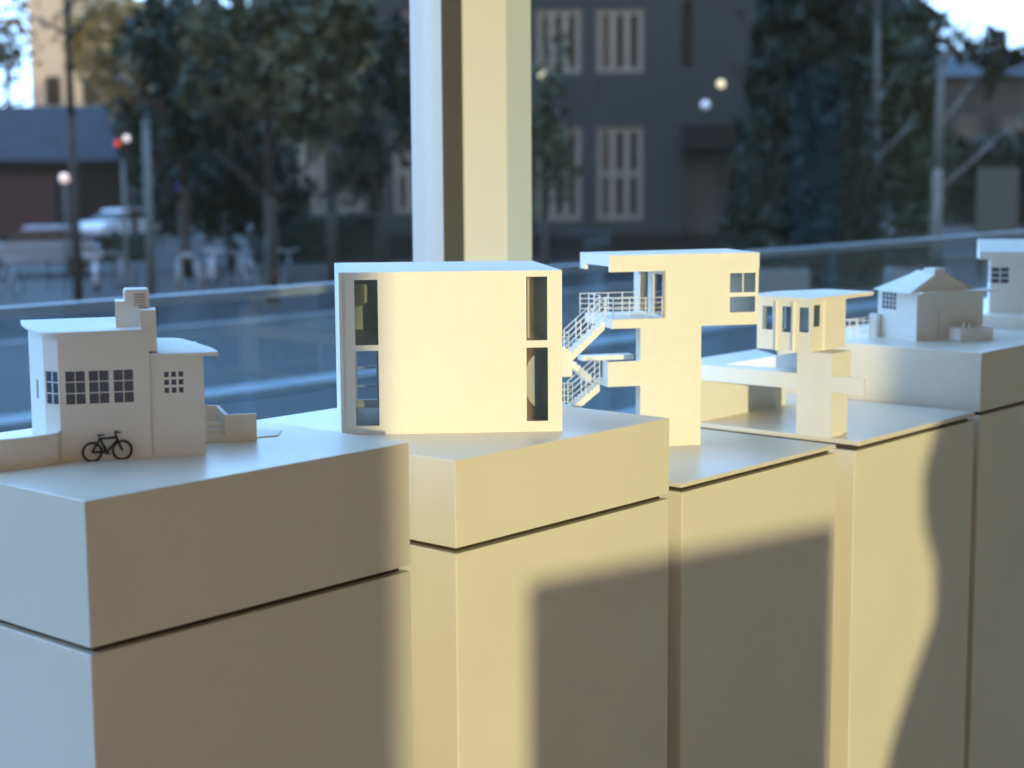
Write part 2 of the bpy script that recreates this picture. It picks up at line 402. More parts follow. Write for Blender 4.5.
# railings
def railing(mb, pts, h=.0265, n=4, post=.0195, r=.00055, rp=.0007):
    for a, b in zip(pts, pts[1:]):
        a = Vector(a); b = Vector(b)
        for k in range(n):
            dz = Vector((0, 0, h * (k + 1) / n)); mb.tube(a + dz, b + dz, r, 6)
        m = max(1, round((b - a).length / post))
        for i in range(m + 1):
            p = a.lerp(b, i / m); mb.tube(p, p + Vector((0, 0, h + .0008)), rp, 6)
mb = MB()
railing(mb, [(-.1195, .001, .1662), (-.0535, .001, .1662)])
railing(mb, [(-.1195, .001, .1662), (-.1195, .028, .1662)])
mb.build('balcony_railing', M['rail'], Cm); mb = MB()
railing(mb, [(-.132, .099, .1662), (-.0535, .099, .1662)])
railing(mb, [(-.120, .054, .1662), (-.120, .099, .1662)])
mb.build('balcony_railing', M['rail'], Cm)
mb = MB()
railing(mb, [(-.1205, .031, .160), (-.1690, .031, .1185)], .032)
railing(mb, [(-.1205, .051, .160), (-.1690, .051, .1185)], .032)
railing(mb, [(-.1690, .031, .1175), (-.199, .031, .1175)], .032, 5, .012)
railing(mb, [(-.199, .031, .1175), (-.199, .083, .1175), (-.169, .083, .1175)], .032, 5, .012)
mb.build('stair_railing', M['rail'], Cm)
mb = MB()
railing(mb, [(-.1275, .031, .080), (-.1640, .031, .0515)], .032)
railing(mb, [(-.1275, .051, .080), (-.1640, .051, .0515)], .032)
railing(mb, [(-.1640, .031, .0515), (-.197, .031, .0515)], .032, 4, .012)
railing(mb, [(-.197, .031, .0515), (-.197, .083, .0515), (-.165, .083, .0515)], .032, 4, .012)
mb.build('stair_railing', M['rail'], Cm)

# ------------------------------------------------------------------ model D: pavilion on a raised deck
Dm = thing('architectural_model', 'white pavilion model raised on a core above a wide deck with a ramp', 'architectural model',
           (1.9075, 1.061, TD), 0, 'architectural models on the plinths')
mb = MB(); mb.box(.0008, .0345, .045, .098, 0, .0625); mb.box(.0378, .0545, .0505, .098, 0, .0625); mb.build('lower_core', M['card'], Dm)
mb = MB(); mb.box(.0008, .0525, .045, .098, .0620, .1132); mb.build('upper_core', M['card'], Dm)
mb = MB(); mb.box(0, .0035, -.004, .300, .0615, .083); mb.build('deck_parapet', M['card'], Dm)
mb = MB(); mb.prism([(.0035, .0982), (.05, .0982), (.10, .16), (.15, .20), (.235, .313), (.0035, .313)], .0615, .0812); mb.build('deck', M['card'], Dm)
mb = MB(); mb.T = Matrix.Identity(4)
v = [(.0407, .2421, .0812), (.0563, .1561, .0812), (.0640, .112, .0812), (.100, .112, .0812), (.100, .2421, .0812),
     (.0563, .1561, .0990), (.0640, .112, .1080), (.100, .112, .1080)]
mb.add(v, [(0, 1, 5), (1, 2, 6, 5), (2, 3, 7, 6), (3, 4, 7), (0, 5, 6, 7, 4), (0, 4, 3, 2, 1)])
mb.build('ramp', M['card'], Dm)
mb = MB(); mb.box(.0, .235, .259, .268, 0, .0615); mb.build('rear_wall', M['card'], Dm)
mb = MB(); mb.box(.1680, .1725, .228, .234, 0, .0615); mb.build('deck_post', M['card'], Dm)
PZ0, PZ1 = .1130, .1800
TLp = rotz(0, .162, -90)                                   # left wall, local x runs towards the front
fl = lambda y: .162 - y
lw = [(fl(.155), fl(.1365), .139, .1725), (fl(.1235), fl(.1080), .137, .1735), (fl(.0965), fl(.0800), .1385, .1735)]
mb = MB(); mb.T = TLp; mb.wall(0, .162 - .076, PZ0, PZ1, 0, .003, lw); mb.T = Matrix.Identity(4)
mb.wall(.003, .090, PZ0, PZ1, .076, .079, [(.0050, .0240, .1460, .1765)])
mb.box(.087, .090, .079, .162, PZ0, PZ1); mb.wall(.003, .087, PZ0, PZ1, .159, .162, [(.02, .07, .135, .172)]); mb.box(.003, .087, .079, .159, PZ0, PZ0 + .003)
mb.build('pavilion_walls', M['card'], Dm)
for y0, y1 in ((.1290, .1305), (.1020, .1040)):
    MB().box(-.0042, 0, y0, y1, PZ0 - .001, PZ1).build('wall_fin', M['card'], Dm)
MB().box(.0320, .0345, .0735, .076, PZ0 - .001, PZ1).build('wall_fin', M['card'], Dm)
for h in lw: window(Dm, TLp, h[0], h[1], h[2], h[3], 1, 1, .0012, .0002, .0014, M['pane_clear'])
window(Dm, Matrix.Translation((0, .0762, 0)), .0050, .0240, .1460, .1765, 1, 1, .0012, 0, .0014)
mb = MB(); mb.prism([(-.0015, .0735), (.162, .0735), (.162, .150), (.09, .185), (-.0015, .185)], PZ1, PZ1 + .0056); mb.build('pavilion_roof', M['card'], Dm)

# ------------------------------------------------------------------ model E: gabled house
Eo = (2.3596, 1.2166, TE)
Em = thing('architectural_model', 'small white gabled house model with a grid window and planter', 'architectural model', Eo, -22, 'architectural models on the plinths')
EW, ED, EH = .1375, .0945, .0765
TEl = rotz(0, ED, -90)
mb = MB(); mb.T = TEl; wy0, wy1 = ED - .0850, ED - .0490
mb.wall(0, ED, 0, EH, 0, .003, [(wy0, wy1, .0455, .0765 - .002)]); mb.T = Matrix.Identity(4)
mb.box(.003, EW, 0, .003, 0, EH); mb.box(EW - .003, EW, .003, ED, 0, EH); mb.box(.003, EW - .003, ED - .003, ED, 0, EH)
mb.build('house_walls', M['card'], Em)
window(Em, TEl, wy0, wy1, .0455, .0745, 4, 4, .0013, -.0004, .0016)
mb = MB(); mb.add([(-.012, -.001, EH), (.1165, -.001, EH), (.0525, -.001, .1065), (.0400, -.001, .1065), (-.012, ED + .001, EH), (.1165, ED + .001, EH), (.0525, .050, .1065), (.0400, .050, .1065)],
       [(0, 1, 2, 3), (5, 4, 7, 6), (1, 0, 4, 5), (2, 1, 5, 6), (3, 2, 6, 7), (0, 3, 7, 4)]); mb.build('gable_roof', M['card'], Em)
mb = MB(); mb.add([(-.0165, -.0015, EH - .0018), (.0415, -.0015, .1062), (.0415, .050, .1062), (-.0165, .072, EH - .0018), (-.0165, -.0015, EH + .0002), (.0415, -.0015, .1085), (.0415, .050, .1085), (-.0165, .072, EH + .0002)],
       [(0, 1, 2, 3), (7, 6, 5, 4), (0, 4, 5, 1), (1, 5, 6, 2), (2, 6, 7, 3), (3, 7, 4, 0)])
mb.prism_y([(.0535, .1062), (.0535, .1080), (.122, EH + .0016), (.122, EH)], -.0002, .05); mb.build('roof_sheet', M['card'], Em)
mb = MB(); mb.box(.033, .0545, -.0014, .024, .102, .1135); mb.build('ridge_vent', M['card'], Em)
mb = MB(); mb.box(-.004, .1560, -.017, .004, .0750, .0775); mb.build('canopy', M['card'], Em)
mb = MB(); mb.box(.0225, .0430, -.0012, 0, 0, .0485); d = mb.build('door', M['card'], Em)
MB().box(.0430, .0440, -.0014, 0, 0, .0485).build('door_edge', M['card_dark'], d)
mb = MB(); pl = [(.0645, -.002), (.0600, -.0347), (.1157, -.0480), (.1280, -.004)]
mb.prism(pl, 0, .0195)
pb = mb.build('planter', M['card'], Em)
mb = MB()
for x, y in ((.070, -.030), (.080, -.032)): mb.tube((x, y, .019), (x, y, .026), .0016, 8); mb.ball((x, y, .0265), .0022, 8, 6)
mb.build('planter_knob', M['rail'], pb)
invE = (Matrix.Translation(Eo) @ Matrix.Rotation(R(-22), 4, 'Z')).inverted()
e = lambda x, y, z=0: invE @ Vector((x, y, TE + z))
mb = MB(); railing(mb, [e(2.2900, 1.3085), e(2.3660, 1.3020)], .033, 3, .020, .0008, .0009)
railing(mb, [e(2.2900, 1.3085), e(2.3120, 1.268)], .033, 3, .020, .0008, .0009); mb.build('terrace_railing', M['rail'], Em)
mb = MB(); p = e(2.379, 1.3035); mb.T = Matrix.Translation((p.x, p.y, 0)) @ Matrix.Rotation(R(22), 4, 'Z'); mb.box(.0015, .0135, -.006, .008, 0, .037); mb.build('terrace_parapet', M['card'], Em)
# ------------------------------------------------------------------ model F
Fm = thing('architectural_model', 'white house model cut off by the right edge of the photo', 'architectural model', (2.720, 1.263, TF), -60, 'architectural models on the plinths')
FD = .046; TFl = rotz(0, FD, -90)
mb = MB(); mb.wall(0, .15, 0, .0930, 0, .003, [(.0012, .0325, .0500, .0795)]); mb.T = TFl
mb.wall(0, FD - .003, 0, .0930, 0, .003, [(.006, .036, .0500, .0795)]); mb.T = Matrix.Identity(4)
mb.box(.147, .15, .003, FD, 0, .0930); mb.box(.003, .147, FD - .003, FD, 0, .0930); mb.build('house_walls', M['card'], Fm)
window(Fm, Matrix.Identity(4), .0012, .0325, .0500, .0795, 2, 3, .0018, -.0002, .0015)
window(Fm, TFl, .006, .036, .0500, .0795, 2, 3, .0018, -.0002, .0015)
mb = MB(); mb.prism([(-.0195, -.008), (.16, -.008), (.16, .052), (-.0195, .052)], .0930, [.1062, .1062, .1260, .1260]); mb.build('roof', M['card'], Fm)
mb = MB(); mb.box(.054, .058, -.003, 0, .004, .008); mb.build('door_lamp', M['rail'], Fm)
MB().box(-.001, .151, -.001, 0, .0, .003).build('wall_base', M['card'], Fm)

# ------------------------------------------------------------------ room
YW, YB, X0, X1, ZC = 1.72, -1.90, -4.0, 12.0, 3.1
struct('floor', MB().box(X0, X1, YB - .2, YW + .06, -.2, 0), M['floor'], label='pale wooden floor of the gallery room', cat='floor')
struct('ceiling', MB().box(X0, X1, YB - .2, YW + .06, ZC, ZC + .2), M['ceil'], label='plain ceiling over the gallery room', cat='ceiling')
mb = MB(); mb.wall(X0, X1, 0, ZC, YB - .2, YB, [(-1.474, .20, .0, 2.55)]); struct('wall_back', mb, M['wall'], label='wall behind the camera with a tall open doorway', cat='wall')
struct('wall_left', MB().box(X0 - .2, X0, YB - .2, YW + .06, 0, ZC), M['wall'], label='end wall of the room, left of the camera', cat='wall')
struct('wall_right', MB().box(X1, X1 + .2, YB - .2, YW + .06, 0, ZC), M['wall'], label='end wall of the room, right of the camera', cat='wall')
struct('wall_shade_upper', MB().box(-25, 55, YB - .2, YW + .06, ZC + .2, 15), M['wall'], label='unseen mass above the room, added to shade the outdoors', cat='wall')  # added mass that keeps the low sun off the buildings outside
mb = MB().box(-25, X0 - .2, YB - .2, YW + .06, -1.75, ZC + .2).box(X1 + .2, 55, YB - .2, YW + .06, -1.75, ZC + .2)
struct('wall_shade_side', mb, M['wall'], label='unseen masses beside the room, added to shade the outdoors', cat='wall')  # both blocks added to stop low sun passing beside the room
mb = MB().box(X0, X1, YB - .2, YW + .06, -1.75, -.2); struct('wall_base', mb, M['wall'], label='base storey under the gallery floor', cat='wall')
# window wall: mullion, column and grey post in view, others along the facade
def mullion(n, x):
    t = thing('trim_%d' % n, 'slim window mullion, white at the side and dark in front' if n == 1 else 'slim window mullion farther along the glass wall', 'mullion', (x, 1.70, 0)); tag(t, kind='structure')
    MB().box(0, .044, .0015, .066, 0, ZC).build('mullion', M['mullion_side'], t)
    MB().box(.0006, .0434, 0, .0015, 0, ZC).build('cover_strip', M['mullion_front'], t)
for n, x in enumerate((1.787, 4.30, 6.65, 9.0, -.56, -2.9), 1): mullion(n, x)
struct('column_1', MB().box(1.8345, 1.931, 1.700, 1.79, 0, ZC), M['column'], label='white column beside the window mullion, lit yellow by the sun', cat='column')
struct('trim_7', MB().box(1.932, 2.004, 1.712, 1.79, 0, ZC), M['grey_post'], label='grey window post right of the sunlit column', cat='window post')
for n, (a, b) in enumerate(((X0, -2.9), (-2.856, -.56), (-.516, 1.787), (2.004, 4.30), (4.344, 6.65), (6.694, 9.0), (9.044, X1)), 1):
    struct('window_%d' % n, MB().add([(a, YW, 0), (b, YW, 0), (b, YW, ZC), (a, YW, ZC)], [(0, 1, 2, 3)]), M['glass'], label='large window pane, %s' % (['at the far end', 'third', 'left of the mullion', 'right of the column', 'second right of the column', 'third right of the column', 'at the right end'][n - 1]), cat='window')
# unseen plinth and curtain added behind the camera to shape the sun patch
plinth(-.461 - .239, -.461 + .239, 1.335, 1.085, 'unseen white plinth added to cast the rectangular shadow', group='unseen sun blockers behind the camera', y0=-1.44 - .14, depth=.28, rz=-38.66)
t = thing('curtain', 'unseen brown curtain added to cast the curved shadow on the right', 'curtain', (0, YB + .07, 0))
mb = MB(); nz, nx = 36, 40; v = []; f = []
def edge(z):                                               # free edge shaped to the outline of the curved shadow
    k = [(0, -.445), (.68, -.405), (.99, -.320), (1.11, -.230), (1.18, -.168), (1.22, -.155), (1.26, -.168), (1.31, -.208), (1.43, -.215), (1.50, -.158), (2.65, -.150)]
    for (z0, x0), (z1, x1) in zip(k, k[1:]):
        if z <= z1: s = (z - z0) / (z1 - z0); s = s * s * (3 - 2 * s); return x0 + (x1 - x0) * s
    return k[-1][1]
for i in range(nz + 1):
    z = .02 + 2.63 * i / nz; e0 = edge(z)
    for j in range(nx + 1):
        s = j / nx; v.append((e0 + (.30 - e0) * s, .028 * sin(s * 2 * pi * 7), z))
for i in range(nz):
    for j in range(nx):
        f.append((i * (nx + 1) + j, i * (nx + 1) + j + 1, (i + 1) * (nx + 1) + j + 1, (i + 1) * (nx + 1) + j))
mb.add(v, f, True); c = mb.build('cloth', M['curtain'], t); sm = c.modifiers.new('thickness', 'SOLIDIFY'); sm.thickness = .003
MB().tube((-.5, 0, 2.67), (.34, 0, 2.67), .014, 12).build('blocker_rod', M['steel'], t)
MB().tube((-.18, -.045, 1.22), (.30, -.045, 1.23), .010, 8).build('blocker_tie', M['curtain'], t)
mb = MB().box(8.62, 9.21, YB, YB + .02, .95, 2.08); tag(mb.build('mirrored_board', M['mullion_side'], loc=(0, .012, 0)), 'unseen pale board on the back wall, added for its reflection', 'board')  # added for the pale patch it reflects in the window glass

# ------------------------------------------------------------------ outdoors
GZ = -1.75
M['asphalt'] = mat('plaza_asphalt', (.050, .048, .043), .8, .12, .6, .2)
M['road'] = mat('road_dark', (.016, .019, .021), .85, .15, .5, .15)
M['kerb'] = mat('kerb_stone', (.20, .21, .21), .7, .1, 2)
M['terrace'] = mat('terrace_paving', (.24, .24, .24), .6, .08, 3)
M['bark'] = mat('bark', (.026, .025, .024), .9, .3, 6)
M['bark_light'] = mat('bark_pale', (.12, .13, .13), .85, .25, 5)
M['brick'] = brick_mat('building_brick', (.019, .034, .042), (.015, .028, .035), (.022, .037, .044))
M['brick_red'] = brick_mat('wall_brick', (.030, .018, .021), (.026, .016, .019), (.026, .024, .025))
M['frame_pale'] = mat('window_frame_pale', (.14, .165, .155), .7)
M['win_dark'] = mat('window_dark', (.010, .014, .018), .4, spec=.25)
M['win_mid'] = mat('window_curtained', (.036, .052, .064), .5, .3, 1.2)
M['roof_blue'] = mat('slate_roof', (.026, .042, .058), .8, .15, 1, .12)
M['render'] = mat('house_render', (.30, .28, .24), .85, .06, .8)
M['dark'] = mat('dark_paint', (.010, .013, .016), .7, spec=.2)
M['car_white'] = mat('car_paint_white', (.42, .48, .54), .25)
M['car_silver'] = mat('car_paint_silver', (.13, .18, .24), .25)
M['tyre'] = mat('tyre', (.012, .012, .012), .8)
M['post_grey'] = mat('post_grey_green', (.058, .078, .074), .6)
M['sign_blue'] = mat('sign_blue', (.03, .06, .45), .5)
M['glow_warm'] = emit_mat('glow_warm', (1.0, .82, .45), .8)
M['glow_white'] = emit_mat('glow_white', (.7, .8, .95), .22)
M['lamp_pink'] = emit_mat('lamp_pale', (1.0, .82, .70), .62)
M['lamp_red'] = emit_mat('lamp_red', (1.0, .06, .03), .35)
M['bike_grey'] = mat('bike_grey', (.16, .19, .22), .4)
M['bike_white'] = mat('bike_white', (.42, .46, .50), .35)

struct('ground', MB().box(-60, 190, YW + .06, 210, GZ - .3, GZ), M['asphalt'], label='blue-grey paved square outside the window', cat='ground')
M['far_paving'] = mat('far_paving', (.022, .025, .027), .8, .2, .3, .2)
struct('ground_far', MB().box(-60, 190, 33.0, 210, GZ, GZ + .008), M['far_paving'], label='darker paving beyond the road', cat='ground')
struct('road', MB().box(-60, 190, 27.5, 33.0, GZ, GZ + .01), M['road'], label='dark road across the square', cat='road')
for n, (y, wd) in enumerate(((12.6, .34), (15.2, .16), (18.3, .65), (27.2, .3)), 1):
    struct('kerb_%d' % n, MB().box(-60, 190, y, y + wd, GZ, GZ + .06), M['kerb'], label=['pale kerb nearest the terrace', 'thin kerb in the square', 'wide pale kerb in the square', 'kerb along the road'][n - 1], cat='kerb')
struct('terrace', MB().box(-10, 40, YW + .06, 3.62, -.3, -.02), M['terrace'], label='narrow terrace outside the window', cat='terrace')
BT = thing('glass_balustrade', 'glass balustrade with a pale handrail along the terrace edge', 'balustrade', (0, 3.5, -.02))
MB().box(-6, 30, -.02, .02, 1.125, 1.152).build('handrail', M['steel'], BT)
for k in range(18): MB().box(-6 + k * 2, -6 + k * 2 + 1.97, -.006, .006, .06, 1.125).build('glass_panel', M['bal_glass'], BT)
MB().box(-6, 30, -.03, .03, 0, .06).build('base_channel', M['steel'], BT)

AZ = math.degrees(pi / 2 - YAW)                             # bearing of the view; local x = right, y = away
def outthing(name, label, cat, px, depth, rz=0, group=None, z=GZ):
    x, y = at(px, depth); return thing(name, label, cat, (x, y, z), AZ - 90 + rz, group)

# long brick building with pale windows
D0 = 60.0; S = D0 / F_PX
bl = outthing('brick_building', 'dark brick building with tall pale window frames, right of the column', 'building', 512, D0, -3)
lx = lambda px: (px - 512) * S
lz = lambda py: CZ - (py - 170) * S - GZ
wl = []
for a, b in ((538, 582), (597, 643)):
    wl += [(a, b, 14, 76, 3), (a, b, 128, 220, 3)]
for a, b in ((458, 500), (395, 440), (338, 372), (292, 326)):
    wl += [(a, b, 14, 76, 3), (a, b, 130, 212, 3)]
wl += [(680, 691, 8, 70, 1)]
mb = MB(); mb.wall(lx(255), lx(772), 0, 13, 0, .4, [(lx(a), lx(b), lz(d), lz(c)) for a, b, c, d, n in wl] + [(lx(684), lx(733), 0, lz(152))])
mb.box(lx(255), lx(772), .8, 12, 0, 13); mb.box(lx(255), lx(255) + .4, .4, .8, 0, 13); mb.box(lx(772) - .4, lx(772), .4, .8, 0, 13)
mb.build('facade', M['brick'], bl)
for a, b, c, d, n in wl:
    mb = MB(); x0, x1, z0, z1 = lx(a), lx(b), lz(d), lz(c)
    if n == 3: muntins(mb, x0 + .09, x1 - .09, z0 + .09, z1 - .09, 3, 2 if d - c > 80 else 1, .26, .05, .22)
    else: muntins(mb, x0, x1, z0, z1, 1, 1, .04, .1, .2)
    fo = mb.build('window', M['frame_pale'] if n == 3 else M['dark'], bl)
    MB().box(x0, x1, .24, .28, z0, z1).build('pane', M['win_dark'], fo)
    if n == 3: MB().box(x0 + .05, x0 + (x1 - x0) * .42, .225, .238, z0 + .1, z1 - .1).build('curtain', M['win_mid'], fo)
mb = MB(); mb.box(lx(681), lx(738), -1.4, 0, lz(150), lz(127)); mb.build('entrance_canopy', M['dark'], bl)
mb = MB(); mb.box(lx(684), lx(733), .25, .3, 0, lz(152)); muntins(mb, lx(684), lx(733), .05, lz(152), 3, 2, .07, .18, .28); mb.build('entrance_door', M['win_mid'], bl)
mb = MB().box(lx(255), lx(772), -.08, 0, 0, .9); mb.build('plinth_course', M['dark'], bl)
def lampball(px, py, depth, rad, m, label, name='glow_ball', pole=False):
    x, y, z = at(px, depth, py); t = thing(name, label, 'lamp', (x, y, GZ if pole else z), AZ - 90)
    zz = (z - GZ) if pole else 0
    MB().ball((0, 0, zz), rad, 14, 10).build('globe', m, t)
    if pole: MB().tube((0, 0, 0), (0, 0, zz - rad * .9), .05, 8).build('pole', M['post_grey'], t)
    else: MB().box(-.04, .04, 0, .7, -.04, .04).build('bracket', M['dark'], t)
    return t
lampball(545, 78, 59.0, .17, M['glow_warm'], 'warm glowing ball on the brick wall beside the column')  # small glowing balls at bright spots along the facade
lampball(718, 87, 58.5, .15, M['glow_warm'], 'warm glowing ball on the brick wall by the evergreen')
lampball(703, 107, 58.5, .16, M['glow_white'], 'white glowing ball over the dark entrance canopy')
lampball(733, 161, 49, .16, M['glow_white'], 'white glowing ball on a pole right of the entrance, lowest of the balls', 'street_lamp', True)
lampball(73, 175, 50, .15, M['lamp_pink'], 'pale globe street lamp in front of the red wall', 'street_lamp', True)
t = outthing('traffic_light', 'small traffic light with a red and a white light', 'traffic light', 131, 33)
mb = MB().tube((0, 0, 0), (0, 0, 3.6), .04, 8); mb.build('pole', M['post_grey'], t)
MB().box(-.10, .16, -.06, .06, 3.5, 4.05).build('housing', M['dark'], t)
MB().ball((-.07, -.09, 3.78), .06, 12, 8).build('red_light', M['lamp_red'], t); MB().ball((.11, -.09, 3.88), .07, 12, 8).build('white_light', M['lamp_pink'], t)
for px, py, sgn in ((187, 187, 'blue sign on a post below the olive tree'), (390, 166, 'blue sign on a post left of the mullion')):
    x, y, z = at(px, 52, py); t = thing('blue_sign', sgn, 'sign', (x, y, GZ), AZ - 90, 'blue signs on posts')
    MB().box(-.16, .16, -.03, 0, z - GZ - .22, z - GZ + .22).build('sign_panel', M['sign_blue'], t); MB().tube((0, .02, 0), (0, .02, z - GZ + .2), .035, 8).build('post', M['post_grey'], t)

# left side: red wall, slate-roofed shed, pale house
t = outthing('brick_wall', 'low dark red brick wall at the left edge', 'wall', 10, 66); t['kind'] = 'thing'
MB().box(-4.5, 2.1, 0, .4, 0, 3.2).build('wall_body', M['brick_red'], t); MB().box(-4.6, 2.2, -.06, .46, 3.2, 3.32).build('coping', M['dark'], t)
t = outthing('shed', 'long shed with a blue-grey slate roof behind the red wall', 'building', 85, 84)
MB().box(-6.5, 4.4, 0, 6, 0, 4.0).build('shed_wall', M['dark'], t)
mb = MB(); mb.add([(-6.8, -.4, 3.9), (4.7, -.4, 3.9), (4.7, 3, 6.7), (-6.8, 3, 6.7), (-6.8, -.4, 3.7), (4.7, -.4, 3.7), (4.7, 6.4, 3.7), (-6.8, 6.4, 3.7), (4.7, 6.4, 3.9), (-6.8, 6.4, 3.9)],
       [(0, 1, 2, 3), (4, 5, 1, 0), (3, 2, 8, 9), (1, 5, 6, 8, 2), (0, 3, 9, 7, 4), (4, 7, 6, 5), (9, 8, 6, 7)]); mb.build('shed_roof', M['roof_blue'], t)
t = outthing('pale_house', 'pale beige house far behind the slate roof', 'building', 84, 118)
mb = MB(); mb.wall(-2.9, 2.9, 0, 18, 0, .3, [(-1.9, -.8, 8.0, 10), (.7, 1.8, 8.0, 10)]); mb.box(-2.9, 2.9, .6, 8, 0, 18); mb.box(-2.9, -2.6, .3, .6, 0, 18); mb.box(2.6, 2.9, .3, .6, 0, 18); mb.build('house_wall', M['render'], t)
MB().box(-1.9, 1.8, .32, .36, 8, 10).build('window', M['win_dark'], t)
t = outthing('dark_house', 'dark house behind the trees at the right edge', 'building', 1000, 92)
MB().box(-4.3, 5, 0, 8, 0, 8.3).build('house_wall', M['brick'], t)
mb = MB(); mb.add([(-4.6, -.4, 8.2), (5.3, -.4, 8.2), (5.3, 8.4, 8.2), (-4.6, 8.4, 8.2), (-4.6, 4, 9.6), (5.3, 4, 9.6)], [(0, 1, 5, 4), (3, 4, 5, 2), (0, 4, 3), (1, 2, 5), (0, 3, 2, 1)]); mb.build('house_roof', M['roof_blue'], t)
for x in (-2.8, -.3, 2.2):
    MB().box(x, x + 1.1, -.03, 0, 4.2, 6.0).build('window', M['win_mid'], t)

# trees
def leaf_mat(name, col, var=.5):
    return mat(name, col, .75, var, .9, .2)
M['leaf_olive'] = leaf_mat('leaves_olive', (.038, .050, .030)); M['leaf_dark'] = leaf_mat('leaves_dark', (.009, .021, .018))
M['leaf_grey'] = leaf_mat('leaves_grey_green', (.016, .028, .024)); M['leaf_green'] = leaf_mat('leaves_green', (.013, .030, .015))
M['leaf_fir'] = leaf_mat('leaves_fir', (.0045, .015, .0135)); M['leaf_tan'] = leaf_mat('leaves_tan', (.130, .120, .070))
def crown(t, n, size, fn, m, name='crown'):
    mb = MB(); v = []; f = []
    for _ in range(n):
        c = Vector(fn()); a = Vector((random.gauss(0, 1), random.gauss(0, 1), random.gauss(0, 1))).normalized(); b = a.orthogonal().normalized(); b.rotate(Matrix.Rotation(random.random() * 6.28, 3, a))
        q = a.cross(b); s = size * random.uniform(.6, 1.4); k = len(v)
        v += [c + b * s, c + q * s * .55, c - b * s, c - q * s * .55]; f.append((k, k + 1, k + 2, k + 3))
    mb.add(v, f); o = mb.build(name, m, t); return o
def ell(cz, rx, rz, lumps=9, seed=0):
    rnd = random.Random(seed); cs = []
    for _ in range(lumps):
        while True:
            p = Vector((rnd.uniform(-1, 1), rnd.uniform(-1, 1), rnd.uniform(-1, 1)))
            if p.length < 1: break
        cs.append((p.x * rx * .72, p.y * rx * .72, cz + p.z * rz * .72, rnd.uniform(.28, .5)))
    def fn():
        c = random.choice(cs); d = Vector((random.gauss(0, 1), random.gauss(0, 1), random.gauss(0, 1))).normalized() * random.uniform(.35, 1) * c[3]
        return (c[0] + d.x * rx, c[1] + d.y * rx, c[2] + d.z * rz)
    return fn
def cone(h0, h1, r):
    def fn():
        s = random.random() ** 1.6; z = h0 + (h1 - h0) * s; rr = r * (1 - s * .85) * math.sqrt(random.uniform(.25, 1)); a = random.random() * 2 * pi
        return (rr * cos(a), rr * sin(a), z)
    return fn
def trunk(t, h, r, m, lean=0, branches=5, blen=1.6, rnd=None):
    rnd = rnd or random.Random(int(h * 100)); mb = MB()
    top = Vector((lean, 0, h)); mb.tube((0, 0, 0), top * .5, r, 10, r * .8); mb.tube(top * .5, top, r * .8, 10, r * .4)
    for k in range(branches):
        s = rnd.uniform(.4, .95); a = rnd.uniform(0, 2 * pi); p = top * s; q = p + Vector((cos(a) * blen, sin(a) * blen * .6, blen * rnd.uniform(.3, .9)))
        mb.tube(p, q, r * .38, 6, r * .15)
        for _ in range(2):
            e2 = q + Vector((rnd.uniform(-1, 1), rnd.uniform(-1, 1), rnd.uniform(.1, 1))) * blen * .5; mb.tube(p.lerp(q, .7), e2, r * .16, 5, r * .06)
    mb.build('trunk', m, t)
GRP = 'trees across the square'
def tree(px, depth, label, th, tr, fn, n, size, leaf, bark='bark', lean=0, name='broadleaf_tree'):
    t = outthing(name, label, 'tree', px, depth, 0, GRP); trunk(t, th, tr, M[bark], lean)
    if fn: crown(t, n, size, fn, M[leaf])
    return t
tree(275, 40, 'broad olive-leaved tree left of the column, widest of the trees', 5.2, .17, ell(6.0, 2.9, 2.9, 14, 3), 2600, .20, 'leaf_olive')
tree(335, 46, 'ochre-leaved tree in front of the brick building, left of the column', 5.0, .15, ell(5.6, 1.7, 1.6, 8, 11), 800, .22, 'leaf_tan')
tree(190, 50, 'dark green tree left of the olive-leaved tree', 5.5, .2, ell(5.6, 2.4, 3.6, 13, 5), 1800, .24, 'leaf_dark')
tree(385, 50, 'grey-green tree just left of the mullion', 5.5, .18, ell(5.4, 2.0, 3.6, 12, 6), 1500, .24, 'leaf_grey')
tree(235, 55, 'small dark tree low behind the olive-leaved tree', 4.0, .15, ell(3.2, 3.2, 2.4, 12, 8), 1900, .26, 'leaf_dark')
tree(140, 66, 'thin tan-leaved tree beside the dark straight trunk', 6.5, .14, ell(7.0, 1.6, 2.0, 8, 9), 380, .24, 'leaf_tan')
tree(-5, 34, 'bare leaning tree at the left edge', 5.4, .15, ell(6.2, 1.9, 1.6, 8, 12), 160, .14, 'leaf_tan', lean=-1.2)
tree(82, 38, 'dark straight trunk rising in front of the slate roof', 9.0, .115, ell(8.2, 1.4, 1.2, 6, 14), 120, .14, 'leaf_olive')
tree(545, 36, 'sparse olive tree just right of the column', 5.0, .09, ell(4.3, 1.0, 2.1, 9, 15), 520, .13, 'leaf_olive')
tree(802, 46, 'big dark fir right of the brick building', 9.0, .22, cone(.4, 13.0, 2.5), 5200, .30, 'leaf_fir', name='fir_tree')
tree(768, 56, 'slim dark fir touching the brick building', 8.0, .2, cone(.3, 10.5, 1.6), 2200, .30, 'leaf_fir', name='fir_tree')
tree(898, 54, 'green bushy tree right of the big fir', 6.0, .2, ell(4.6, 2.0, 5.0, 14, 18), 2400, .26, 'leaf_green')
tree(932, 44, 'pale-trunked tree with thin branches near the right edge', 6.3, .17, ell(6.6, 1.5, 1.2, 7, 19), 160, .16, 'leaf_grey', 'bark_light')
tree(870, 50, 'pale straight trunk between the fir and the green tree', 8.6, .14, ell(8.6, 1.2, 1.2, 6, 22), 160, .16, 'leaf_grey', 'bark_light')
tree(1005, 58, 'dark bush-like tree at the right edge', 3.5, .16, ell(3.0, 3.4, 2.6, 13, 20), 2200, .26, 'leaf_dark')
